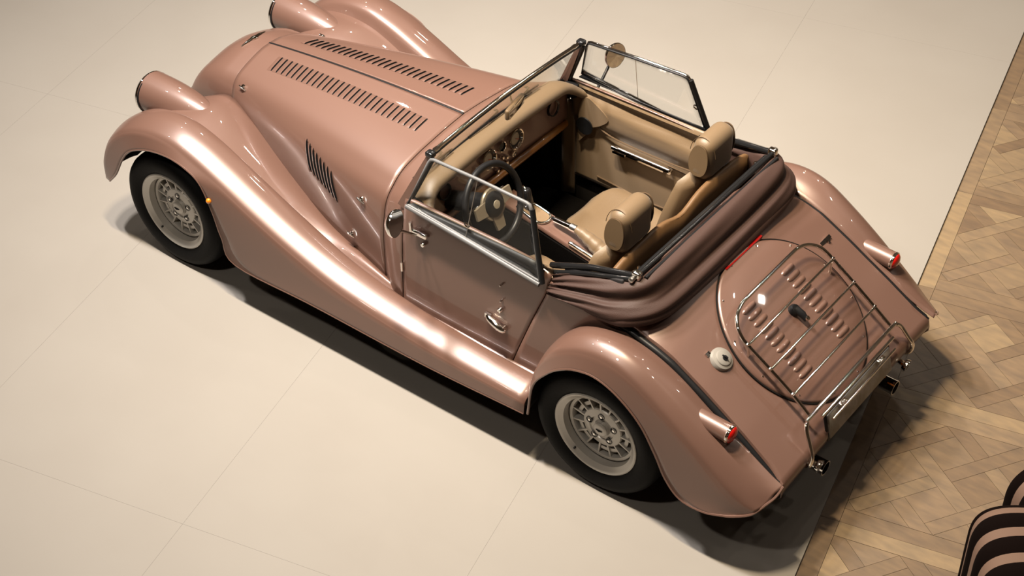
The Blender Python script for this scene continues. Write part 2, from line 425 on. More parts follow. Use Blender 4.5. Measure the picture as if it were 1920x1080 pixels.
# ---------------- cowl, grille
CW = []
for x, zc, hw, dz in ((-1.262, .876, .992, 0), (-1.32, .872, .990, 0), (-1.37, .866, .984, 0), (-1.44, .842, .95, 0), (-1.51, .800, .90, 0), (-1.565, .745, .84, 0), (-1.60, .685, .78, 0), (-1.615, .64, .735, 0)):
    S = spl(FS, 40); k = (zc-.36)/(.879-.36)
    half = [(x - .10*max(0, (.879-z)/.4)*max(0, (-1.277-x)/.33), y*hw, .36+(z-.36)*k) for y, z in S]
    half.append((half[-1][0]-.05*max(0, (-1.277-x)/.33), half[-1][1], .30))
    CW.append([(a, -b, c) for a, b, c in half[::-1]]+half[1:])
CW = np.array(CW)
cow = panel('radiator_cowl', spl(CW.reshape(len(CW), -1), 26).reshape(26, CW.shape[1], 3), [PAINT, UNDER], car, .006, ref=(-1.3, 0, .45))
edge = CW[-1]
tube('grille_surround', edge[::2], .011, CHROME, cow, 8)
for k in range(15):
    y = -.19+.38*k/14; top = np.interp(abs(y), edge[41:, 1] if False else np.linspace(0, .22, 10), np.array([.635, .632, .625, .615, .60, .585, .56, .52, .46, .36]))
    tube('grille_slat', [(-1.665, y, .27), (-1.638, y, .45), (-1.612, y, top)], .006, CHROME, cow, 6)
prism('grille_backing', [(y, z) for y, z in zip(np.r_[np.linspace(-.21, .21, 21)], [.28]+[float(np.interp(abs(a), np.linspace(0, .22, 10), [.635, .632, .625, .615, .60, .585, .56, .52, .46, .36])) for a in np.linspace(-.21, .21, 19)]+[.28])], 0, .01, BLACK, cow, to3=lambda a, b, h: (-1.59-.12*(.64-b)+h, a, b))
# winged badge on the cowl top
bz = .869
V, F, _ = merge([lathe_geo([(.022, 0), (.022, .005), (.015, .008), (.001, .008)], (-1.375, 0, bz-.004), (-.25, 0, 1), 20),
                 tube_geo([(-1.385, -.085, bz-.012), (-1.378, -.04, bz), (-1.375, 0, bz+.002), (-1.378, .04, bz), (-1.385, .085, bz-.012)], [.002, .007, .008, .007, .002], 8, flat=(1, .5))])
link('winged_badge', V, F, CHROME, cow)

# ---------------- front wings
T = [(-1.757, -.69, .325), (-1.738, -.69, .44), (-1.668, -.69, .59), (-1.535, -.69, .715), (-1.37, -.69, .790), (-1.20, -.69, .808), (-1.04, -.69, .772), (-.86, -.69, .698), (-.66, -.695, .608), (-.42, -.70, .515), (-.15, -.705, .438), (.2, -.715, .392), (.55, -.72, .372), (.915, -.725, .360)]
H = [(-1.705, -.795, .33), (-1.688, -.800, .45), (-1.625, -.798, .575), (-1.512, -.797, .675), (-1.365, -.797, .742), (-1.20, -.797, .758), (-1.055, -.797, .725), (-.875, -.797, .652), (-.675, -.799, .560), (-.435, -.801, .468), (-.16, -.805, .388), (.2, -.807, .342), (.55, -.81, .322), (.915, -.81, .318)]
Lp = [(-1.655, -.814, .345), (-1.578, -.825, .43), (-1.505, -.826, .55), (-1.432, -.826, .63), (-1.305, -.826, .69), (-1.17, -.826, .713), (-1.055, -.826, .697), (-.965, -.826, .645), (-.905, -.826, .51), (-.865, -.826, .37), (-.79, -.826, .24), (-.3, -.823, .245), (.35, -.819, .240), (.915, -.816, .265)]
K = [(-1.735, -.56, .325), (-1.72, -.565, .44), (-1.645, -.57, .575), (-1.515, -.575, .68), (-1.365, -.58, .732), (-1.20, -.58, .738), (-1.06, -.58, .705), (-.88, -.58, .622), (-.68, -.58, .530), (-.43, -.588, .430), (-.15, -.62, .404), (.2, -.645, .372), (.55, -.655, .352), (.915, -.66, .343)]
J = [(-1.70, -.46, .33), (-1.68, -.45, .45), (-1.60, -.42, .56), (-1.50, -.36, .635), (-1.39, -.31, .690), (-1.265, -.295, .722), (-1.09, -.322, .668), (-.90, -.362, .580), (-.72, -.408, .505), (-.47, -.472, .425), (-.16, -.560, .408), (.2, -.615, .345), (.55, -.622, .312), (.915, -.61, .305)]
def wing_grid(curves, n=90):
    """curves J,K,T,H,L -> smooth section J|K sharp, K-T-H-L rounded"""
    j, k, t, h, l = (spl(c, n) for c in curves); G = []
    for a, b, c, d, e in zip(j, k, t, h, l):
        first = [a*(1-q)+b*q+np.array([0, 0, .018*math.sin(PI*q)]) for q in np.linspace(0, 1, 9)]
        # crown: rise steeply out of the crease, roll over the top, fall into the skirt
        m1 = b*.45+c*.55; m1 = m1+(np.array([c[0], b[1], c[2]])-m1)*.62*np.array([.5, .7, 1])
        m2 = c*.5+d*.5; out = np.array([d[0]*.5+c[0]*.5, d[1], c[2]*.55+d[2]*.45]); m2 = m2+(out-m2)*.45
        rest = spl([b, m1, c, m2, d], 26)[1:]
        sk = [d*(1-q)+e*q for q in np.linspace(0, 1, 7)[1:]]
        G.append(first+list(rest)+sk)
    return np.array(G)
for s in (-1, 1):
    G = wing_grid([my(c, s) for c in (J, K, T, H, Lp)])
    fw = panel('front_wing', G, [PAINT, UNDER], car, .007, ref=(-.9, s*.72, .0), angle=46)
    tube('wing_bead', my(spl(Lp, 70)+np.array([0, .003, 0]), s), .005, PAINT, fw, 6)
    # amber side repeater
    lathe('side_repeater', [(.0135, -.004), (.0135, .002), (.011, .008), (.006, .012), (.001, .013)], my((-.914, -.826, .572), s), (0, s, 0), AMBER, fw, 20)
    # headlamp pod
    rim = np.array(my((-1.640, -.468, .690), s)); tail = np.array(my((-1.185, -.458, .700), s))
    ax = Vector((1, 0, 0.02)); ring = []
    for t in np.linspace(0, 1, 22):
        c = rim*(1-t)+tail*t; r = .104*(1-t**2.6)**.62 if t < 1 else .002; r = max(r, .002)
        c = c+np.array([0, 0, .004-.0*t])
        ring.append([(c[0]+.20*.0, c[1]+r*math.cos(q), c[2]+r*1.02*math.sin(q)-.012*t) for q in np.linspace(0, 2*PI, 41)[:-1]])
    R_ = np.array(ring); V = R_.reshape(-1, 3); F = [q[::-1] for q in grid_faces(22, 40, True)]
    pod = link('headlamp', V, F, PAINT, car)
    lathe('headlamp_rim', [(.098, .004), (.107, 0), (.108, -.010), (.102, -.018), (.094, -.016), (.093, 0)], rim, (1, 0, 0), CHROME, pod, 40)
    lathe('headlamp_gasket', [(.1065, .003), (.1085, .004), (.1085, .011), (.1045, .012)], rim, (1, 0, 0), BLACK, pod, 40)
    lathe('headlamp_lens', [(.001, -.040), (.03, -.038), (.06, -.031), (.085, -.021), (.096, -.012)], rim, (1, 0, 0), LAMPGLASS, pod, 40)

# ---------------- scuttle, doors, quarter panels, under-wing shade
SCS = [RS, np.array([(0, .972), (.12, .966), (.23, .957), (.345, .944), (.45, .922), (.525, .890), (.578, .832), (.618, .66), (.636, .38)]),
       np.array([(0, .975), (.13, .970), (.25, .962), (.37, .950), (.475, .932), (.552, .908), (.600, .862), (.632, .68), (.649, .36)])]
sx = [-.040, .04, .105]
G = []
for x, S in zip(sx, SCS):
    h = spl(S, 40); G.append([(x, -y, z) for y, z in h[::-1]]+[(x, y, z) for y, z in h[1:]])
G = np.array(G); G = spl(G.reshape(3, -1), 10).reshape(10, -1, 3)
scut = panel('scuttle', G, [PAINT, UNDER], car, .006, ref=(.0, 0, .4))
def side_y(x, z):
    """outer body side half width at height z between scuttle and tail"""
    zz = np.array([.25, .38, .55, .70, .82, .90, .92]); yy = np.array([.652, .648, .640, .630, .616, .602, .594])
    k = 0 if x < .8 else min(1, (x-.8)/.55)
    return float(np.interp(z, zz, yy))-.022*k*k
def door_rear(z): return float(np.interp(z, [.30, .45, .62, .78, .92], [.715, .765, .825, .885, .915]))
def door_top(x): return float(np.interp(x, [.11, .3, .6, .80, .92], [.915, .915, .915, .908, .875]))
def door_bot(x): return float(np.interp(x, [.11, .2, .55, .92], [.375, .345, .315, .305]))
for s in (-1, 1):
    G = []
    for u in np.linspace(0, 1, 36):
        row = []
        for v in np.linspace(0, 1, 30):
            x1 = lerp(.114, .90, u); zt, zb = door_top(x1), door_bot(x1); z = lerp(zb, zt, v)
            x = lerp(.112, door_rear(z)-.002, u); y = side_y(x, z)
            row.append((x, s*y, z))
        # rolled top edge turning into the cockpit
        yt = side_y(x, zt)
        for q in (.25, .5, .75, 1): row.append((x, s*(yt-.018*q), zt+.006*math.sin(q*PI*.6)))
        G.append(row)
    door = panel('door', G, [PAINT, UNDER], car, .006, ref=(.5, 0, .55), angle=50)
    # hinges, lock, handle, studs
    for hz, hx in ((.565, .058), (.80, .105)):
        tube('door_hinge', [(hx+.05, s*(side_y(.1, hz)+.004), hz-.024), (hx+.05, s*(side_y(.1, hz)+.004), hz+.024)], .0065, CHROME, door, 10)
    hp = Vector((.640, s*(side_y(.64, .52)+.002), .520))
    V, F, _ = merge([box_geo(hp+Vector((-.040, s*.005, .020)), (.03, .012, .024)),
                     tube_geo(spl([hp+Vector((-.045, s*.008, .022)), hp+Vector((-.02, s*.014, .012)), hp+Vector((.03, s*.017, -.004)), hp+Vector((.062, s*.014, -.012))], 12), [.009, .012, .015, .016, .017, .018, .018, .018, .017, .016, .014, .006], 10),
                     lathe_geo([(.016, 0), (.016, .022), (.012, .026), (.001, .027)], hp+Vector((.045, 0, -.008)), (0, s, 0), 16)])
    link('door_handle', V, F, CHROME, door)
    for (px_, pz_, r_) in ((.663, .60, .013), (.668, .655, .005), (.663, .735, .005), (.235, .745, .012)):
        lathe('lock_stud', [(r_, 0), (r_, .012), (r_*.7, .018), (.001, .019)], (px_, s*(side_y(px_, pz_)), pz_), (0, s, 0), CHROME, door, 14)
    # rear quarter panel
    G = []
    for u in np.linspace(0, 1, 26):
        row = []
        for v in np.linspace(0, 1, 24):
            zb = .28; zt = lerp(.858, .765, u); z = lerp(zb, zt, v); x = lerp(door_rear(z)+.003, 1.345, u)
            row.append((x, s*side_y(x, z), z))
        for q in (.3, .65, 1): row.append((x, s*(side_y(x, zt)-.045*q), zt+.004*q))
        G.append(row)
    panel('quarter_panel', G, [PAINT, UNDER], car, .006, ref=(1.1, 0, .55))
    # scuttle side between bonnet seam and door is part of the scuttle; black box put under the wing for the shade there
    rbox('under_wing_shade', (.05, s*.655, .235), (1.6, .10, .13), UNDER, car, .02)

# ---------------- underbody
prism('chassis_tub', [(-1.50, -.30), (-1.2, -.44), (-.85, -.50), (.9, -.57), (1.85, -.50), (1.95, -.40), (1.95, .40), (1.85, .50), (.9, .57), (-.85, .50), (-1.2, .44), (-1.50, .30)], .15, .24, UNDER, car)
for ax_ in (-1.26, 1.26):
    tube('axle', [(ax_, -.66, .3135), (ax_, .66, .3135)], .035, UNDER, car)
prism('engine_bay', [(-1.48, -.20), (-.06, -.34), (-.06, .34), (-1.48, .20)], .24, .62, UNDER, car)
prism('rear_inner_body', [(1.15, .24), (1.95, .24), (1.97, .40), (1.62, .62), (1.40, .76), (1.15, .80)], -.52, .52, UNDER, car, to3=lambda a, b, h: (a, h, b))

# ---------------- rear deck
SL = -.68
def deck_c(x):
    z = .655+SL*(x-1.722)-.008
    if x < 1.40: z -= .55*(1.40-x)**2
    return z
def deck_z(x, y):
    a = abs(y); return deck_c(x)-float(np.interp(x, [1.24, 1.30, 1.364, 1.43, 1.5, 1.65, 1.86, 2.05], [.160, .135, .110, .078, .052, .032, .016, .012]))*(a/.60)**2.4
G = []
for x in np.linspace(1.235, 2.066, 46):
    row = []
    hw = float(np.interp(x, [1.3, 1.75, 2.0, 2.066], [.575, .588, .600, .614]))
    for y in np.linspace(-hw, hw, 61): row.append((x, y, deck_z(x, y)))
    # rounded shoulders dropping into the wing joint
    def drop(sg): return [(x, sg*(hw+.014*math.sin(q*PI/2)), deck_z(x, hw)-float(np.interp(x, [1.9, 2.05], [.10, .02]))*q**1.2) for q in (.12, .3, .6, 1)]
    row = drop(-1)[::-1]+row+drop(1); G.append(row)
# tail roll
for q in (.25, .6, 1):
    last = G[45]; G.append([(2.066+.012*math.sin(q*PI*.8)-.02*q*q, p[1]*(1-.004*q), p[2]-.012-.06*q) for p in last])
deck = panel('rear_deck', G, [PAINT, UNDER], car, .006, ref=(1.5, 0, .2), angle=50)
for sg in (-1, 1):
    ed = []
    for x in np.linspace(1.25, 2.055, 40):
        hw = float(np.interp(x, [1.3, 1.75, 2.0, 2.066], [.575, .588, .600, .614])); ed.append((x, sg*(hw+.015), deck_z(x, hw)-.026))
    tube('deck_edge_strip', ed, .016, BLACK, deck, 8)  # black tube laid in the gap between deck and wing
rbox('rear_valance', (2.00, 0, .33), (.07, 1.12, .10), UNDER, car, .02)

# ---------------- rear wings
rT = [(.917, -.735, .285), (.932, -.738, .45), (.976, -.738, .60), (1.055, -.738, .715), (1.17, -.738, .793), (1.30, -.738, .820), (1.43, -.738, .795), (1.58, -.738, .708), (1.72, -.738, .610), (1.84, -.738, .520), (1.93, -.738, .450), (2.0, -.735, .400), (2.055, -.725, .366)]
rH = [(.925, -.80, .285), (.943, -.802, .45), (.990, -.802, .578), (1.068, -.802, .675), (1.175, -.802, .742), (1.30, -.802, .765), (1.425, -.802, .738), (1.57, -.802, .652), (1.71, -.802, .552), (1.82, -.802, .458), (1.90, -.80, .388), (1.955, -.792, .338), (2.015, -.772, .322)]
rL = [(.943, -.823, .285), (.972, -.826, .47), (1.04, -.826, .575), (1.11, -.826, .640), (1.195, -.826, .683), (1.29, -.826, .695), (1.40, -.826, .655), (1.51, -.826, .565), (1.59, -.826, .44), (1.645, -.826, .335), (1.72, -.826, .265), (1.83, -.824, .260), (1.93, -.808, .286)]
rI = [(.93, -.628, .29), (.945, -.628, .45), (.985, -.628, .60), (1.06, -.626, .705), (1.165, -.624, .765), (1.295, -.622, .785), (1.43, -.62, .760), (1.57, -.622, .700), (1.71, -.625, .612), (1.84, -.630, .540), (1.94, -.635, .485), (2.02, -.640, .444), (2.082, -.645, .420)]
rows = []
for s in (-1, 1):
    j, t, h, l = (spl(my(c, s), 80) for c in (rI, rT, rH, rL)); G = []
    for a, c, d, e in zip(j, t, h, l):
        m0 = a*.5+c*.5+np.array([0, 0, .010]); out = np.array([(c[0]+d[0])/2, d[1], c[2]*.6+d[2]*.4]); m2 = (c+d)/2; m2 = m2+(out-m2)*.42
        dn = a+np.array([0, -s*.010, -.012]); dn2 = a+np.array([0, -s*.012, -.014-.09*max(0, min(1, (1.85-a[0])/.15))])
        G.append([dn2, dn]+list(spl([a, m0, c, m2, d], 26))+[d*(1-q)+e*q for q in np.linspace(0, 1, 7)[1:]])
    rw = panel('rear_wing', np.array(G), [PAINT, UNDER], car, .007, ref=(1.3, s*.70, .1), angle=50)
    lip = np.vstack([spl(rL, 60)+np.array([0, .003, 0]), spl([rL[-1], rH[-1], rT[-1], (2.075, -.685, .392), rI[-1]], 16)[1:]])
    tube('wing_bead', my(lip, s), .006, PAINT, rw, 6)
    # dark wing piping in the joint
    pp = [(x, -(.606+.02*max(0, (x-1.35)/.73)), z-.040) for x, _, z in spl(rI, 40)[16:38]]
    tube('wing_piping', my(pp, s), .016, BLACK, rw, 6)
    # tail lamp: a paint coloured barrel with a red lens
    a, b = np.array(my((1.655, -.672, .598), s)), np.array(my((1.835, -.672, .588), s))
    d = Vector(b-a).normalized(); L_ = float(np.linalg.norm(b-a))
    nose = []
    for i, t in enumerate(np.linspace(0, 1, 14)):
        c = a*(1-t)+b*t; r = .040*min(1, (1-(1-min(1, t/.12))**2)**.5) if t < .12 else .040
        # the barrel's front is cut on the slant of the wing
        nose.append([(c[0]+(.030*math.sin(q)*-1+.0)*(1-t)*.8, c[1]+r*math.cos(q), c[2]+r*math.sin(q)) for q in np.linspace(0, 2*PI, 25)[:-1]])
    N_ = np.array(nose).reshape(-1, 3)
    tl = link('tail_lamp', list(N_), [q[::-1] for q in grid_faces(14, 24, True)], PAINT, car)
    lathe('lamp_rim', [(.039, -.004), (.042, 0), (.042, .008), (.036, .012)], b, d, CHROME, tl, 24)
    lathe('lamp_lens', [(.038, .006), (.036, .014), (.028, .021), (.015, .026), (.001, .027)], b, d, RED, tl, 24)
    # reflector bar on the hidden wing flank
# ---------------- spare-wheel cover disc, louvres, lid latch
DC = Vector((1.722, 0, .655)); k_ = 1/math.hypot(1, SL)
DX = Vector((k_, 0, SL*k_)); DY = Vector((0, 1, 0)); DN = DX.cross(DY).normalized()
MD = Matrix(((DX.x, DY.x, DN.x, DC.x), (DX.y, DY.y, DN.y, DC.y), (DX.z, DY.z, DN.z, DC.z), (0, 0, 0, 1)))
lid = lathe('spare_wheel_cover', [(.372, -.05), (.372, -.006), (.368, .002), (.360, .006), (.25, .012), (.12, .015), (.001, .016)], DC, DN, PAINT, car, 96, 60)
tube('cover_piping', [MD @ Vector((.374*math.cos(q), .374*math.sin(q), -.006)) for q in np.linspace(0, 2*PI, 97)[:-1]], .0045, UNDER, lid, 6, True)
BUMP = louvre_mesh(.001, .001, .001)
def bump_mesh():
    V, F = [], []; nu, nv = 12, 9; L, W, H_ = .098, .027, .012
    for i in range(nu):
        u = -1+2*i/(nu-1); e = (1-abs(u)**4)**.5 if abs(u) < 1 else 0
        for j in range(nv):
            q = PI*j/(nv-1); V.append((-W/2*math.cos(q)*(e if e > .25 else .25), u*L/2, H_*e*math.sin(q)))
    F = grid_faces(nu, nv); me = bpy.data.meshes.new('cover_louvre'); me.from_pydata(V, [], [q[::-1] for q in F]); me.materials.append(PAINT)
    me.polygons.foreach_set('use_smooth', [True]*len(F)); return me
BUMP = bump_mesh()
for yy in (-.155, .152):
    for k in range(11):
        x0 = -.168+.035*k; o = bpy.data.objects.new('cover_louvre', BUMP); COL.objects.link(o); o.parent = lid
        o.matrix_basis = MD @ Matrix.Translation((x0, yy, .0145-.010*(x0*x0+yy*yy)/.13))
for q in np.linspace(0, 2*PI, 13)[:-1]:
    p = MD @ Vector((.350*math.cos(q+.2), .350*math.sin(q+.2), .004)); lathe('cover_rivet', [(.005, 0), (.004, .004), (.001, .005)], p, DN, CHROME, lid, 10)
# central badge / catch
p = MD @ Vector((-.03, .015, .014))
V, F, _ = merge([lathe_geo([(.026, 0), (.026, .016), (.020, .026), (.001, .028)], p, DN, 20), tube_geo([p+DN*.02, p+DN*.030+DX*.035, p+DN*.026+DX*.065], [.018, .016, .011], 10)])
link('cover_latch', V, F, BLACK, lid)
lathe('latch_key', [(.010, 0), (.010, .010), (.001, .012)], p+DN*.032+DX*.060, DN, CHROME, lid, 12)
# fuel filler, deck emblems, brake light
fp = Vector((1.632, -.428, deck_z(1.632, .428)))
fc = lathe('fuel_filler', [(.052, -.004), (.052, .006), (.047, .014), (.036, .018), (.034, .022), (.028, .025), (.001, .026)], fp, DN, mat('satin_filler', (.33, .31, .28), .42, .2), car, 36)
V, F, _ = merge([lathe_geo([(.012, 0), (.012, .004), (.001, .004)], fp+DN*.025+DX*.004, DN, 16), box_geo(fp+DN*.031, (.026, .006, .008))]); link('filler_lock', V, F, GLOSSBLACK, fc)
for (ex, ey, sl, m_) in ((1.592, .47, .080, CHROME), (1.585, -.46, .022, CHROME)):
    z = deck_z(ex, ey); R_ = MD.to_3x3()
    V, F, _ = merge([box_geo(Vector((ex, ey, z))+DN*.003, (.016, sl, .005), R_), box_geo(Vector((ex+.006, ey+.01, z))+DN*.003, (.026, sl*.18, .005), R_)]); link('deck_emblem', V, F, m_, deck)
V, F = box_geo((1.436, .035, deck_c(1.436)+.010), (.012, .28, .012)); link('brake_lamp', V, F, mat('dark_red_lens', (.30, .006, .005), .2, coat=.5), deck)

# ---------------- luggage rack
def mir(P): return [(x, -y, z) for x, y, z in P]
half = [(1.590, 0, .835), (1.590, -.17, .835), (1.592, -.225, .832), (1.606, -.280, .820), (1.635, -.322, .797), (1.665, -.338, .773), (1.701, -.342, .746), (1.813, -.340, .672), (1.925, -.338, .594), (2.005, -.340, .532)]
loop = mir(half[1:])[::-1]+half
rack = tube('luggage_rack', spl(loop, 110), .0085, CHROME, car, 10)
for x, y, z in ((1.701, .342, .746), (1.813, .340, .672), (1.925, .338, .594)):
    tube('rack_bar', [(x, -y, z), (x, y, z)], .0062, CHROME, rack, 8)
    for sg in (-1, 1): lathe('rack_bolt', [(.008, 0), (.008, .006), (.001, .010)], (x, sg*y, z+.004), (0, 0, 1), CHROME, rack, 10)
bl = [(2.012, 0, .525), (2.014, -.34, .525), (2.020, -.375, .520), (2.035, -.398, .497), (2.062, -.412, .452), (2.085, -.425, .410), (2.085, -.432, .372), (2.070, -.428, .345), (2.03, -.420, .335), (1.99, -.41, .335)]
tube('rack_bar', spl(mir(bl[1:])[::-1]+bl, 110), .0095, CHROME, rack, 10)
tube('rack_bar', [(2.045, -.30, .512), (2.045, .30, .512)], .0075, CHROME, rack, 8)
for sg in (-1, 1):
    V, F, _ = merge([lathe_geo([(.024, 0), (.030, .012), (.030, .020), (.020, .020), (.018, .006)], (2.085, sg*.375, .325), (1, 0, -.2), 20), tube_geo([(1.98, sg*.385, .335), (2.085, sg*.375, .325)], .012, 8)])
    link('tow_eye', V, F, CHROME, rack)
    tube('rack_stay', [(1.70, sg*.33, .735), (1.70, sg*.33, deck_z(1.70, .33)-.01)], .007, CHROME, rack, 8)
Rp = Matrix.Rotation(math.radians(-14), 3, 'Y')
pl_ = rbox('number_plate', (2.062, 0, .432), (.012, .52, .118), PLATE, car, .004, 2, Rp)
rbox('plate_frame', (2.056, 0, .430), (.010, .545, .135), BLACK, pl_, .004, 2, Rp)
tube('plate_trim', [(2.078, -.262, .492), (2.078, .262, .492)], .006, CHROME, pl_, 8)
for yy in (-.16, .16): rbox('plate_lamp', (2.066, yy, .500), (.022, .05, .014), CHROME, pl_, .004, 2)
for yy in (-.12, .14): rbox('reflector', (2.045, yy, .335), (.02, .055, .030), STEEL, car, .004, 2)
for sg in (-1, 1):
    lathe('exhaust_tip', [(.030, -.16), (.034, 0), (.036, .006), (.030, .006), (.028, -.10)], (2.09, sg*.30, .245), (1, 0, -.05), CHROME, car, 24)
lathe('reverse_lamp', [(.018, -.01), (.018, .004), (.010, .012), (.001, .013)], (2.048, .255, .330), (1, 0, 0), AMBER, car, 16)

# ---------------- wheels
def wheel(cx, s):
    yo = s*.777; c = Vector((cx, yo, .3135)); n = Vector((0, s, 0))
    rimprof = [(.160, -.20), (.178, -.17), (.178, -.06), (.172, -.052), (.1745, -.018), (.192, -.006), (.197, -.002), (.203, 0), (.208, -.003), (.209, -.012), (.205, -.03), (.195, -.19), (.16, -.20)]
    geo = [lathe_geo(rimprof, c, n, 64)]
    # ring, hub plate
    geo.append(lathe_geo([(.173, -.085), (.173, -.058), (.166, -.052), (.154, -.054), (.151, -.062), (.151, -.085)], c, n, 64))
    geo.append(lathe_geo([(.098, -.085), (.098, -.060), (.094, -.055), (.086, -.053), (.062, -.050), (.058, -.056), (.040, -.058), (.036, -.046), (.001, -.046)], c, n, 64))
    def local(q, r): return Vector((math.cos(float(q))*r, 0, math.sin(q)*r))
    for k in range(15):
        q = 2*PI*k/15; a, b = c+local(q, .092)+n*-.066, c+local(q, .156)+n*-.066
        u = local(q, 1); t = u.cross(n)
        V = []
        for p, wd in ((a, .0052), (b, .0040)):
            for dt, dn in ((-1, -.022), (1, -.022), (.8, .010), (-.8, .010)): V.append(p+t*dt*wd+n*dn)
        geo.append((V, [(0, 1, 2, 3), (4, 7, 6, 5), (0, 4, 5, 1), (1, 5, 6, 2), (2, 6, 7, 3), (3, 7, 4, 0)]))
    # five boxed windows nearer the hub between spokes
    for k in range(15):
        if k % 3 == 1: continue
        q0, q1 = 2*PI*(k+.02)/15, 2*PI*(k+.98)/15
        P = [c+local(lerp(q0, q1, w_), .122)+n*-.066 for w_ in np.linspace(0, 1, 5)]
        geo.append(tube_geo(P, .0045, 6, flat=(1, 2.2)))
    V, F, _ = merge(geo)
    wo = link('wheel', V, F, SILVER, car, 35)
    # tyre
    R = .3135; W2 = .205
    tp = [(.203, -.012), (.212, -.004), (.235, .006), (.262, .010), (.285, .006), (.302, -.008), (.3105, -.026), (.3135, -.05), (.3135, -.15), (.3105, -.176), (.302, -.194), (.28, -.208), (.25, -.212), (.21, -.20), (.20, -.185)]
    ty = lathe('tyre', tp, c, n, RUBBER, wo, 80, 60)
    gv = []
    for off in (-.062, -.086, -.114, -.138): gv.append(lathe_geo([(.3140, off-.004), (.3140, off+.004)], c, n, 64))
    V, F, _ = merge(gv); link('tread_groove', V, F, UNDER, ty)
    lathe('brake_disc', [(.05, -.13), (.145, -.13), (.145, -.11), (.05, -.11)], c, n, mat_disc, wo, 40)
    lathe('centre_cap', [(.034, -.048), (.034, -.040), (.030, -.036), (.020, -.034), (.001, -.033)], c, n, SILVER, wo, 32)
    V, F, _ = merge([tube_geo([c+n*-.0325+Vector((-.016, 0, .002)), c+n*-.0315, c+n*-.0325+Vector((.016, 0, .002))], [.002, .005, .002], 6)]); link('cap_badge', V, F, BLACK, wo)
    pk = []
    for k in range(5):
        q = 2*PI*k/5+.35; p = c+local(q, .0645)
        lathe('lug_pocket', [(.016, -.052), (.0165, -.0485), (.0135, -.0485), (.0125, -.060), (.001, -.060)], p, n, GLOSSBLACK, wo, 16)
        lathe('wheel_nut', [(.008, -.062), (.008, -.050), (.006, -.047), (.001, -.047)], p, n, CHROME, wo, 6)
    tube('valve_stem', [c+local(-2.2, .185)+n*-.03, c+local(-2.2, .180)+n*-.005], .005, BLACK, wo, 8)
    return wo
mat_disc = mat('brake_iron', (.10, .095, .09), .45, .8)
for cx in (-1.26, 1.26):
    for s in (-1, 1): wheel(cx, s)

# ---------------- windscreen
ws_b = [(.098, -.575, .893), (.094, -.40, .945), (.092, -.2, .962), (.092, 0, .966), (.092, .2, .962), (.094, .40, .945), (.098, .575, .893)]
ws_t = [(.218, -.535, 1.168), (.212, -.35, 1.174), (.208, -.17, 1.177), (.207, 0, 1.178), (.208, .17, 1.177), (.212, .35, 1.174), (.218, .535, 1.168)]
B_, T_ = spl(ws_b, 30), spl(ws_t, 30)
ws = tube('windscreen_frame', T_, .0095, CHROME, car, 10)
G = np.array([B_*(1-t)+T_*t for t in np.linspace(0, 1, 6)])
panel('windscreen_glass', G, GLASS, ws, .005, ref=(1, 0, 1))
tube('windscreen_seal', B_+np.array([.004, 0, .003]), .009, BLACK, ws, 8)
tube('windscreen_capping', T_+np.array([.006, 0, -.010]), .006, BLACK, ws, 8)
for s in (-1, 1):
    b, t = Vector(my((.098, -.583, .885), s)), Vector(my((.219, -.540, 1.165), s))
    d = (t-b).normalized(); side = Vector((0, 1, 0)); fr = d.cross(side).normalized()
    V = []
    for p, w1 in ((b-d*.02, .032), (t, .015)):
        for a_, b_ in ((-1.0, -.55), (1.1, -.55), (1.1, .55), (-1.0, .55)): V.append(p+fr*a_*w1*.62+side*b_*w1*.9)
    link('windscreen_pillar', V, [(0, 1, 2, 3), (4, 7, 6, 5), (0, 4, 5, 1), (1, 5, 6, 2), (2, 6, 7, 3), (3, 7, 4, 0)], PAINT, ws, 30)
    rbox('pillar_cap', t+Vector((.002, 0, .006)), (.040, .036, .026), GLOSSBLACK, ws, .008, 3)
    tube('pillar_seal', [b+Vector((.022, 0, 0)), t+Vector((.018, 0, -.012))], .009, BLACK, ws, 8)
    rbox('hood_clamp', t+Vector((-.004, -s*.045, .002)), (.022, .030, .016), CHROME, ws, .004, 2)
for yy, dy in ((-.30, -.10), (.10, -.12), (.33, -.10)):
    z0 = .955; p0 = Vector((.070, yy, .968)); p1 = Vector((.118, yy+dy*.4, 1.02)); 
    wp = tube('wiper_arm', [p0, (.095, yy+dy*.2, .995), (.110, yy+dy, .995)], .004, CHROME, car, 8)
    tube('wiper_blade', [(.105, yy+dy-.13, .985), (.112, yy+dy, .998), (.110, yy+dy+.13, .990)], .0045, BLACK, wp, 6)
    lathe('wiper_spindle', [(.010, 0), (.010, .016), (.001, .018)], (.066, yy, .958), (-.2, 0, 1), CHROME, wp, 12)
# interior mirror
rm = rbox('rear_view_mirror', (.222, .035, 1.095), (.022, .165, .055), TAN, car, .020, 4, Matrix.Rotation(math.radians(12), 3, 'Z'))
rbox('mirror_glass', (.2345, .037, 1.095), (.003, .150, .044), MIRROR, rm, .001, 2, Matrix.Rotation(math.radians(12), 3, 'Z'))
tube('mirror_stalk', [(.208, .02, 1.165), (.212, .028, 1.12)], .006, CHROME, rm, 8)
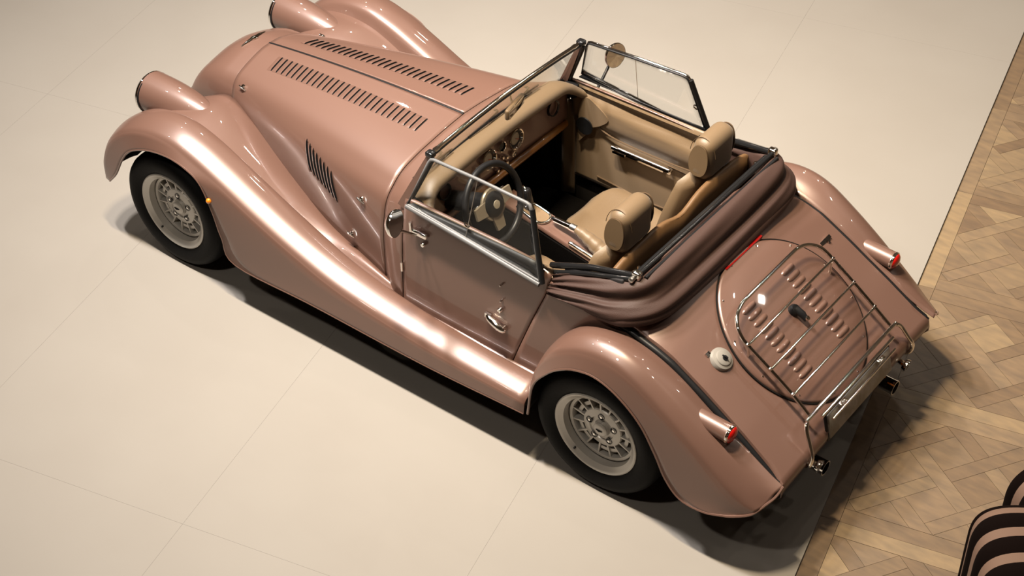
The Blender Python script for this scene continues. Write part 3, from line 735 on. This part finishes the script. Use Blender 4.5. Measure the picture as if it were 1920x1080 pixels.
# door mirrors
for s in (-1, 1):
    c = Vector(my((.240, -.800, .970), s)); n = Vector((.90, s*-.25*-1 if False else -s*-.0, .25)).normalized(); n = Vector((1, -s*.22, .12)).normalized()
    mo = lathe('door_mirror', [(.061, 0), (.063, -.006), (.060, -.016), (.045, -.032), (.022, -.044), (.001, -.048)], c, n, CHROME, car, 32)
    lathe('mirror_glass', [(.060, -.001), (.001, .001)], c, n, MIRROR, mo, 32)
    base = Vector((.215, s*side_y(.2, .79), .795))
    tube('mirror_stalk', [c+n*-.03+Vector((0, 0, -.035)), Vector((.215, s*.735, .875)), Vector((.212, s*.655, .800))], .0075, CHROME if s < 0 else BLACK, mo, 10)
    rbox('mirror_foot', base+Vector((.0, s*.012, .0)), (.085, .022, .026), CHROME, mo, .008, 3)

# ---------------- side screens
for s in (-1, 1):
    P = [(.160, -.640, .935), (.235, -.570, 1.150), (.262, -.566, 1.172), (.50, -.572, 1.182), (.760, -.580, 1.186), (.785, -.583, 1.172), (.872, -.640, .862)]
    fr_m = ALUGREY if s < 0 else CHROME
    pts = [P[0], P[1], (.245, -.567, 1.166), P[2], P[3], P[4], (.778, -.581, 1.183), P[5], P[6]]
    fr = tube('side_screen', my(np.array(pts), s), .0080 if s < 0 else .0065, fr_m, car, 8, True, flat=(1, 1))
    tube('inner_frame', my(np.array(pts)*np.array([1, 1, 1])+np.array([0, .008, -.004]), s), .0045, BLACK, fr, 8, True)
    tube('bottom_rail', my([(.158, -.642, .928), (.50, -.644, .895), (.874, -.644, .853)], s), .012, fr_m, fr, 8)
    a, b, c2, d2 = (np.array(P[i]) for i in (0, 1, 5, 6))
    G = np.array([(np.array(P[0])*(1-t)+np.array(P[6])*t)*(1-v)+v*(np.array([.245, -.567, 1.17])*(1-t)+np.array([.780, -.581, 1.178])*t) for t in np.linspace(0, 1, 14) for v in np.linspace(0, 1, 8)]).reshape(14, 8, 3)
    panel('screen_glass', my(G, s), GLASS, fr, .004, ref=(.5, 0, 1))
    G = [[(x, lerp(-.632, -.606, v), lerp(lerp(.925, .860, (x-.16)/.71), .928, v)) for v in (0, .5, 1)] for x in np.linspace(.165, .868, 10)]
    panel('weather_flap', my(G, s), BLACK, fr, .005, ref=(.5, 0, .9))
    tube('rear_seal', my([(.792, -.583, 1.168), (.885, -.640, .860)], s), .012, BLACK, fr, 8, flat=(1, 1))
    lathe('pull_ring', [(.010, 0), (.013, .004), (.016, 0), (.013, -.004), (.010, 0)], my((.815, -.606, 1.02) if s > 0 else (.47, -.615, .955), s), (0, 1, .3), CHROME, fr, 20)
    mid = np.array(P[0])*.5+np.array(P[6])*.5
    tube('sliding_edge', my([(.48, -.638, .91), (.50, -.572, 1.18)], s), .0015, STEEL, fr, 6)

# ---------------- interior shell
prism('cabin_floor', [(-.30, -.46), (.1, -.56), (1.12, -.57), (1.12, .57), (.1, .56), (-.30, .46)], .235, .25, CARPET, car)
prism('bulkhead', [(-.60, .24), (.60, .24), (.585, .65), (.53, .85), (.40, .915), (0, .94), (-.40, .915), (-.53, .85), (-.585, .65)], 0, .02, CARPET, car, to3=lambda a, b, h: (-.25+h, a*.80, b*.93))
for s in (-1, 1):
    # footwell side, door card with its pull and speaker
    card_y = .592
    G = [[(x, s*(card_y-.012-.16*max(0, (.16-x)/.5)), z) for z in np.linspace(.25, .80, 12)] for x in np.linspace(.10, .165, 5)]
    fs = panel('cabin_side', G, TAN, car, .01, ref=(.4, s*2, .5))
    panel('footwell_side', [[(x, s*(card_y-.012-.16*max(0, (.16-x)/.5)), z) for z in np.linspace(.25, .80, 12)] for x in np.linspace(-.24, .10, 12)], CARPET, car, .01, ref=(.4, s*2, .5))  # black carpet; its colour also carries the shadow deep in the footwell
    G = []
    for x in np.linspace(.16, .90, 40):
        row = []
        for v in np.linspace(0, 1, 26):
            z = lerp(.37, .895, v)
            # hollow elbow recess between the belt roll and the lower panel
            k = (x-.16)/.74; zc = lerp(.868, .815, k); y = card_y-.010
            rec = max(0, min(1, (z-zc)/.012))*max(0, min(1, (.905-z)/.02)); y += .012*rec
            y -= .020*max(0, min(1, (zc-z)/.02))*max(0, min(1, (z-.690)/.05)) if z < zc else 0
            y -= .012*max(0, min(1, (z-.885)/.01))
            row.append((x, s*y, z))
        yt = row[-1][1]
        for q in (.35, .7, 1): row.append((x, yt+s*.020*q, .895+.024*math.sin(q*PI*.6)))
        G.append(row)
    dc = panel('door_card', G, TAN, car, .012, ref=(.5, s*2, .6), angle=60)
    y0 = s*(card_y-.022)
    # piped pad line sweeping down from the front and along the door
    pad = [(.21, y0, .86), (.225, y0, .80), (.27, y0, .745), (.36, y0+s*-.003, .700), (.50, y0-s*.008, .690), (.70, y0-s*.008, .690), (.86, y0-s*.004, .695)]
    tube('card_seam', pad, .004, TAND, dc, 6, smooth=40)
    low = [(.70, y0+s*.008, .66), (.83, y0+s*.008, .64), (.845, y0+s*.008, .56), (.82, y0+s*.008, .47), (.76, y0+s*.008, .415), (.60, y0+s*.008, .40), (.30, y0+s*.008, .42)]
    tube('card_seam', low, .004, TAND, dc, 6, smooth=40)
    # front pad, raised
    poly = spl([(.205, .60), (.20, .70), (.205, .80), (.24, .865), (.30, .845), (.37, .79), (.33, .74), (.27, .70), (.235, .64)], 40)
    prism('card_pad', [tuple(p) for p in poly], 0, .012, TAN, dc, to3=lambda a, b, h: (a, y0-s*(h+.001), b))
    # speaker grille
    lathe('speaker', [(.047, 0), (.046, .006), (.001, .004)], (.240, y0-s*.016, .705), (0, -s, 0), BLACK, dc, 28)
    V, F, _ = merge([tube_geo([(.40, y0-s*.016, .650), (.725, y0-s*.016, .650)], .010, 8), box_geo((.44, y0-s*.012, .628), (.07, .02, .012)), box_geo((.55, y0-s*.008, .640), (.28, .018, .022)), lathe_geo([(.012, 0), (.012, .02), (.001, .022)], (.725, y0-s*.002, .648), (0, -s, 0), 12)])
    link('door_pull', V, F, CHROME, dc)
    # black door-shut post between dash and card
    prism('shut_post', [(.125, .82), (.185, .84), (.185, .905), (.125, .91)], 0, .05, BLACK, car, to3=lambda a, b, h: (a, s*(card_y+.012-h), b))
    rbox('sill_trim', (.66, s*.57, .30), (.64, .03, .10), TAN, car, .02)
    # side armour behind the door
    rbox('rear_side_panel', (1.03, s*.575, .64), (.24, .03, .52), HOODI, car, .01)

# ---------------- dashboard
G = []
for y in np.linspace(-.54, .54, 40):
    a = abs(y)/.54; top = .950-.055*a**3; bx = .165-.02*a**4
    G.append([(bx, y, z) for z in np.linspace(.725, top, 8)])
dash = panel('dashboard', G, PAINT, car, .02, ref=(-1, 0, .8))
prof = [(.090, .020), (.125, .034), (.160, .036), (.190, .024), (.200, .004), (.190, -.014), (.165, -.020), (.10, -.010)]
G = []
for y in np.linspace(-.565, .565, 50):
    a = abs(y)/.565; base = .948-.030*a**2-.055*max(0, (a-.78)/.22)**2; off = .045*max(0, (a-.80)/.20)**2
    G.append([(px_+off, y, base+pz_) for px_, pz_ in spl(prof+[prof[0]], 26)])
panel('crash_pad', G, TAN, dash, 0, ref=(.14, 0, .95), angle=60)
tube('wood_rail', spl([(.150, -.52, .700), (.172, -.30, .722), (.178, 0, .728), (.172, .30, .722), (.150, .52, .700)], 30), .017, WOOD, dash, 12, flat=(1, 1.25))
def gauge(y, z, r):
    g_ = lathe('gauge', [(r*.80, .004), (r*.92, .016), (r, .018), (r*1.04, .010), (r*1.04, -.004)], (.168, y, z), (1, 0, .1), CHROME, dash, 32)
    lathe('gauge_face', [(r*.86, .003), (r*.55, .004), (r*.54, .007), (.001, .007)], (.168, y, z), (1, 0, .1), DIAL, g_, 32)
    lathe('gauge_band', [(r*.9, .006), (r*.62, .005)], (.168, y, z), (1, 0, .1), BLACK, g_, 32)
    tube('gauge_needle', [(.178, y, z), (.178, y+r*.45, z-r*.25)], .0015, RED, g_, 6)
gauge(.100, .862, .050); gauge(-.100, .862, .050)
lathe('gauge', [(.022, .012), (.026, .014), (.027, -.002)], (.168, 0, .875), (1, 0, .1), CHROME, dash, 24)
lathe('clock_face', [(.023, .006), (.001, .006)], (.168, 0, .875), (1, 0, .1), GLOSSBLACK, dash, 24)
for (yy, zz) in ((0, .815), (.030, .800), (-.030, .800), (0, .780), (-.04, .765), (.03, .770)):
    lathe('switch', [(.010, 0), (.009, .012), (.007, .018), (.001, .019)], (.168, yy, zz), (1, 0, .1), CHROME, dash, 8)
lathe('starter_button', [(.015, 0), (.015, .012), (.011, .014), (.010, .008), (.001, .008)], (.168, .085, .785), (1, 0, .1), CHROME, dash, 20)
for yy in (-.40, .40): lathe('air_vent', [(.034, .010), (.040, .014), (.042, 0)], (.160, yy, .86), (1, 0, .1), GLOSSBLACK, dash, 24)
# steering column, wheel
SPK = mat('satin_spoke', (.30, .255, .19), .35, .3)
tilt = math.radians(20); n = Vector((math.cos(tilt), 0, math.sin(tilt))); c = Vector((.402, -.350, .870)); u = Vector((0, 1, 0)); wv = n.cross(u)
swh = tube('steering_wheel', [c+.177*(math.cos(q)*u+math.sin(q)*wv) for q in np.linspace(0, 2*PI, 65)[:-1]], .0155, BLACK, car, 12, True)
lathe('horn_pad', [(.060, -.02), (.059, .008), (.050, .016), (.030, .019), (.001, .019)], c, n, BLACK, swh, 32)
lathe('spoke_ring', [(.060, -.012), (.074, -.010), (.076, -.002), (.072, .004), (.058, .004)], c, n, SPK, swh, 32)
lathe('wheel_badge', [(.020, .017), (.019, .022), (.001, .023)], c, n, DIAL, swh, 24)
for q in (.05, PI-.05, PI*1.5):
    d = math.cos(q)*u+math.sin(q)*wv; t = n.cross(d)
    V = [c+d*.04+t*.034-n*.006, c+d*.120+t*.026-n*.005, c+d*.120-t*.026-n*.005, c+d*.04-t*.034-n*.006]
    V += [p+n*.012 for p in V]
    link('wheel_spoke', V, [(0, 1, 2, 3), (7, 6, 5, 4), (0, 4, 5, 1), (1, 5, 6, 2), (2, 6, 7, 3), (3, 7, 4, 0)], SPK, swh, 30)
col = tube('steering_column', [c-n*.02, c-n*.30], .045, BLACK, car, 14)
for sg in (-1, 1): tube('column_stalk', [c-n*.06, c-n*.05+u*sg*.13+Vector((0, 0, .01))], .008, CHROME, col, 8)
lathe('column_switch', [(.012, 0), (.015, .004), (.018, 0), (.015, -.004), (.012, 0)], c+Vector((.02, -.085, -.125)), n, CHROME, col, 20)
for yy in (-.30, -.42): rbox('pedal', (-.10, yy, .36), (.02, .07, .11), STEEL, car, .006, 2, Matrix.Rotation(-.4, 3, 'Y'))

# ---------------- centre console
def con(x): return .600-(x-.27)*.19
G = [[(x, y*1.0, con(x)-(.012 if abs(y) > .052 else 0)) for y in np.linspace(-.060, .060, 13)] for x in np.linspace(.20, .86, 20)]
cons = panel('centre_console', G, PAINT, car, .012, ref=(.5, 0, 0))
prism('tunnel', [(-.30, .24), (1.10, .24), (1.10, .46), (.86, .47), (.20, .59), (-.30, .60)], -.066, .066, CARPET, car, to3=lambda a, b, h: (a, h, b))
# selector with chrome surround
ch = [(.285, -.035), (.40, -.045), (.435, -.020), (.435, .020), (.40, .040), (.285, .030)]
tube('selector_surround', [(x, y, con(x)+.006) for x, y in spl(ch+[ch[0]], 40)[:-1]], .007, CHROME, cons, 8, True)
prism('selector_plate', [tuple(p) for p in spl(ch, 24)], 0, .003, TANP, cons, to3=lambda a, b, h: (a, b, con(a)+.001+h))
sel = rbox('gear_selector', (.315, 0, .655), (.05, .045, .095), GLOSSBLACK, cons, .018, 4, Matrix.Rotation(-.25, 3, 'Y'))
tube('selector_trim', [(.325, -.012, .685), (.300, 0, .705), (.28, .014, .690), (.29, .02, .65)], .004, CHROME, sel, 8, smooth=16)
# handbrake lever with gaiter and chrome side plates
hb = tube('handbrake', [(.475, .000, .600), (.60, 0, .600)], .014, CHROME, cons, 14)
lathe('handbrake_button', [(.009, -.01), (.009, .012), (.001, .014)], (.472, 0, .600), (-1, 0, 0), GLOSSBLACK, hb, 12)
tube('handbrake_collar', [(.565, 0, .6), (.595, 0, .599)], .017, STEEL, hb, 14)
gp = [(.595, 0, .598), (.63, 0, .59), (.68, 0, .57), (.73, 0, .545), (.76, 0, .525)]
tube('handbrake_gaiter', spl(gp, 16), list(np.linspace(.018, .048, 16)*np.array([1+.08*math.sin(i*2.2) for i in range(16)])), TAN, hb, 14)
for yy in (-.052, .050): rbox('console_trim', (.69, yy, con(.69)+.016), (.20, .018, .022), CHROME, cons, .007, 3, Matrix.Rotation(.185, 3, 'Y'))
rbox('armrest', (.875, 0, .505), (.20, .12, .07), TAN, cons, .025, 4)

# ---------------- seats
def seat(s):
    y0 = s*.312
    # cushion: rounded front, dished
    G = []
    for i, v in enumerate(np.linspace(0, 1, 22)):
        x = lerp(.395, .98, v); row = []
        hw = .205*(1-(1-min(1, v/.22))**2.4*.42)
        for w_ in np.linspace(-1, 1, 25):
            z = .485-.085*v+.018*abs(w_)**2.5-.022*(1-abs(w_)**2)*v
            z -= .060*(1-min(1, v/.16))**2
            row.append((x, y0+w_*hw, z-.020*abs(w_)**8))
        for d in (.25, .6, 1): row.append((x, y0+hw*(1.0+.0*d), row[24][2]-.10*d))
        row = [(x, y0-hw, row[0][2]-.10*d) for d in (1, .6, .25)]+row
        G.append(row)
    front = [(G[0][k][0]-.012, G[0][k][1], .33) for k in range(len(G[0]))]
    G = [front]+G
    st_ = panel('seat', G, TAN, car, .01, ref=(.7, y0, .2), angle=65)
    # backrest
    G = []
    for v in np.linspace(0, 1, 22):
        z = lerp(.38, .950, v); x = lerp(.90, 1.000, v); hw = .215-.075*max(0, (v-.55)/.45)**2
        front = [(x-.050*abs(w_)**3*(1-.5*v)+.03, y0+w_*hw, z) for w_ in np.linspace(-1, 1, 19)]
        back = [(x+.082-.055*abs(w_)**3+.02*(1-v), y0+w_*hw*1.01, z-.01*v) for w_ in np.linspace(1, -1, 19)]
        G.append(front+back)
    G.append([((p[0]+np.mean([q[0] for q in G[-1]]))/2, (p[1]+y0)/2, .970) for p in G[-1]])
    A = np.array(G); n_, m_ = A.shape[:2]
    F = grid_faces(n_, m_, True)+[tuple((n_-1)*m_+j for j in range(m_))]
    br = link('backrest', A.reshape(-1, 3), [q[::-1] for q in F] if False else F, TAN, st_, 60)
    hr = rbox('headrest', (1.085, y0, 1.075), (.125, .225, .205), TAN, st_, .045, 6, Matrix.Rotation(.10, 3, 'Y'), taper=(.78, .92))
    for e in (-1, 1):
        pts = spl([(1.085+.046*math.copysign(abs(math.cos(q))**.8, math.cos(q))*(1-.10*math.sin(q))+.008*math.sin(q), y0+e*.106, 1.075+.082*math.sin(q)) for q in np.linspace(0, 2*PI, 17)], 40)
        tube('headrest_piping', pts[:-1], .0028, TAND, hr, 6, True)
        prism('headrest_end', [(p[0], p[2]) for p in pts[:-1]], 0, .004, TANP, hr, to3=lambda a, b, h: (a, y0+e*(.106+h), b))
    tube('headrest_seam', [(1.085+.066*math.cos(q), y0-.075, 1.072+.106*math.sin(q)) for q in np.linspace(.2, PI-.2, 20)], .0015, TAND, hr, 6)
    return st_
for s in (-1, 1): seat(s)
rb = panel('rear_trim_board', [[(lerp(1.125, 1.128, v), y, lerp(.40, .985-.045*math.exp(-(y/.10)**2)-.05*(abs(y)/.55)**6, v)) for v in np.linspace(0, 1, 8)] for y in np.linspace(-.55, .55, 30)], mat('bronze_trim_leather', (.16, .085, .035), .5, bump=(200, .1)), car, .02, ref=(2, 0, .6))
for yy in (-.18, .2): lathe('trim_stud', [(.006, 0), (.005, .005), (.001, .006)], (1.205, yy, .82), (-1, 0, .2), CHROME, rb, 10)
prism('parcel_shelf', [(1.12, -.54), (1.36, -.50), (1.36, .50), (1.12, .54)], .42, .44, CARPET, car)

# ---------------- folded hood
def hood_path(n):
    h = [(.90, -.605, .822), (.985, -.614, .845), (1.09, -.612, .862), (1.20, -.602, .872), (1.285, -.572, .888), (1.338, -.515, .896), (1.362, -.42, .900), (1.372, -.22, .904), (1.374, 0, .905)]
    full = h+[(x, -y, z) for x, y, z in h[-2::-1]]
    return spl(full, n)
HP = hood_path(110)
prof = np.array([(-.085, -.02), (-.098, .06), (-.085, .108), (-.050, .120), (-.018, .105), (-.004, .075), (.000, .045), (.012, .030), (.034, .022), (.050, .000), (.048, -.028), (.028, -.048), (-.02, -.056)])
G = []
for i, p in enumerate(HP):
    a = HP[max(0, i-1)]; b = HP[min(len(HP)-1, i+1)]; t = (b-a); t[2] = 0; t /= np.linalg.norm(t); nn = np.array([t[1], -t[0], 0])
    if (p-np.array([1.0, 0, p[2]]))@nn < 0: nn = -nn
    u_ = i/(len(HP)-1); e = min(u_, 1-u_)/.5; k = min(1, .50+.50*(e/.42)**.8) if e < .42 else 1
    P = spl(np.vstack([prof, prof[:1]]), 53)[:-1]; row = []
    for j, (o_, h_) in enumerate(P):
        fold = .007*math.sin(9*j/52*2*PI+3*e*6)*(1-min(1, e/.5))+.0035*math.sin(5*j/52*2*PI+14*u_)
        row.append(p+nn*(o_*k+fold)+np.array([0, 0, 1])*(h_*k*.95+fold*.6))
    G.append(row)
G = np.array(G); n_, m_ = G.shape[:2]
F = grid_faces(n_, m_, True)+[tuple(range(m_))[::-1], tuple((n_-1)*m_+j for j in range(m_))]
hood = link('folded_hood', G.reshape(-1, 3), F, HOODM, car, 70)
# second, lower fold of cloth tucked over the rear corners
G = []
for i, p in enumerate(HP[14:-14]):
    i0 = i+14; a = HP[i0-1]; b = HP[i0+1]; t = b-a; t[2] = 0; t /= np.linalg.norm(t); nn = np.array([t[1], -t[0], 0])
    if (p-np.array([1.0, 0, p[2]]))@nn < 0: nn = -nn
    k = min(1, .25+min(i, len(HP)-29-i)/14)
    G.append([p+nn*(.018+.040*k*math.cos(q))+np.array([0, 0, -.038+.034*k*math.sin(q)]) for q in np.linspace(0, 2*PI, 21)[:-1]])
G = np.array(G); n_, m_ = G.shape[:2]
link('hood_lower_fold', G.reshape(-1, 3), grid_faces(n_, m_, True)+[tuple(range(m_))[::-1], tuple((n_-1)*m_+j for j in range(m_))], HOODM, hood, 70)
# black frame rails and bows
for s in (-1, 1):
    hgx = (1.268, -.520, 1.018)
    for k, (dy, dz, r) in enumerate(((0, 0, .014), (-.028, -.016, .011), (-.020, -.055, .011))):
        tube('hood_rail', my([(.872 + .02*k, -.560+dy*.6, .900+dz), (1.06, -.545+dy, .972+dz*.9), (1.255, -.522+dy*.6, 1.012+dz*.6)], s), r, GLOSSBLACK, hood, 8)
    rbox('hood_knuckle', my(hgx, s), (.040, .030, .040), CHROME, hood, .008, 3)
    lathe('hood_pivot', [(.012, 0), (.012, .02), (.006, .024), (.001, .024)], my((1.262, -.536, 1.010), s), (0, s, 0), STEEL, hood, 12)
    V, F, _ = merge([tube_geo([my((1.245, -.49, 1.0), s), my((1.215, -.47, .955), s), my((1.235, -.45, .93), s)], .006, 6), tube_geo([my((1.27, -.50, .99), s), my((1.225, -.44, .985), s)], .008, 6)]); link('hood_linkage', V, F, CHROME, hood)
tube('hood_bow', [(1.272, -.515, 1.018), (1.272, .515, 1.018)], .011, GLOSSBLACK, hood, 8)
tube('hood_bow', [(1.300, -.505, 1.008), (1.300, .505, 1.008)], .009, BLACK, hood, 8)
tube('hood_bow', [(1.245, -.505, .990), (1.245, .505, .990)], .012, BLACK, hood, 8)
panel('hood_lining', [[(lerp(1.20, 1.285, v), y, lerp(.86, 1.0, v)) for v in np.linspace(0, 1, 5)] for y in np.linspace(-.52, .52, 12)], HOODI, hood, .008, ref=(2, 0, .8))
for s in (-1, 1): rbox('hood_side_lining', my((1.10, -.555, .90), s), (.30, .02, .13), HOODI, hood, .006, 2, Matrix.Rotation(-.25, 3, 'Y'))

# ================================================================== striped armchair at the corner of the parquet
DKS = mat('dark_brown_velvet', (.0042, .0020, .0016), .95, spec=.05); PKS = mat('dusty_pink_velvet', (.165, .103, .076), .8, spec=.2)
chair = bpy.data.objects.new('armchair', None); COL.objects.link(chair)
tag(chair, 'rounded armchair upholstered in dark brown and dusty pink stripes on the parquet', 'armchair')
CR = Vector((rr.x, rr.y, 0)).normalized(); CF = Vector((-CR.y, CR.x, 0))
CH0 = Vector((2.86, -.60, -STEP))+CR*.0-CF*.20; chair.location = CH0
def lobe(name, cx, cy, lx, ly, h, z0, rot, band, offs):
    """upholstered block sliced into stripe bands across its depth; local a runs along the stripes"""
    ca, sa = math.cos(rot), math.sin(rot); A = CR*ca+CF*sa; B = CF*ca-CR*sa
    b0 = -ly/2; k = 0; b = b0
    while b < ly/2-1e-4:
        wdt = band[k % 2]; b1 = min(b+wdt, ly/2); dark = (k % 2 == 0); bulge = .010 if dark else 0
        G = []
        for tt in np.linspace(0, 1, 6):
            bb = b+(b1-b)*tt; e = (1-abs(2*bb/ly)**5)**.4 if abs(2*bb/ly) < 1 else .05
            r = .17*1.0; row = []
            hx = lx/2*(.80+.20*e); hz = h*(.80+.20*e); bl = bulge*math.sin(PI*tt)
            for q in np.linspace(-.5*PI*1.25, .5*PI*1.25, 33):
                # rounded cross-section: left side, over the top, right side
                cxx = abs(math.sin(q)) if abs(q) < PI/2 else 1
                x_ = math.copysign(abs(math.sin(min(PI/2, abs(q))))**.62, q)*(hx+bl)
                z_ = (abs(math.cos(q))**.62 if abs(q) < PI/2 else 0)*.20
                if abs(q) >= PI/2: zz = lerp(hz-.20, 0, (abs(q)-PI/2)/(PI*.125))
                else: zz = hz-.20+z_+bl
                p = Vector((cx, cy, 0)); p = CR*cx+CF*cy+A*x_+B*bb+Vector((0, 0, z0+zz)); row.append(tuple(p))
            G.append(row)
        o = panel(name, G, DKS if dark else PKS, chair, 0, ref=tuple(CR*cx+CF*cy+Vector((0, 0, z0+h*.4))), angle=70)
        b = b1; k += 1
lobe('arm_stripe', .22, 0, .44, .80, .58, .06, -.07, (.082, .045), 0)
lobe('back_stripe', .575, .50, .62, .46, .54, .06, .32, (.082, .045), 0)
rbox('chair_base', CR*.40+CF*.15+Vector((0, 0, .10)), (.5, .5, .10), DKS, chair, .02)
for a_, b_ in ((.1, -.3), (.6, -.3), (.25, .5), (.75, .6)):
    p = CR*a_+CF*b_; tube('leg', [(p.x, p.y, 0), (p.x, p.y, .09)], .02, BLACK, chair)
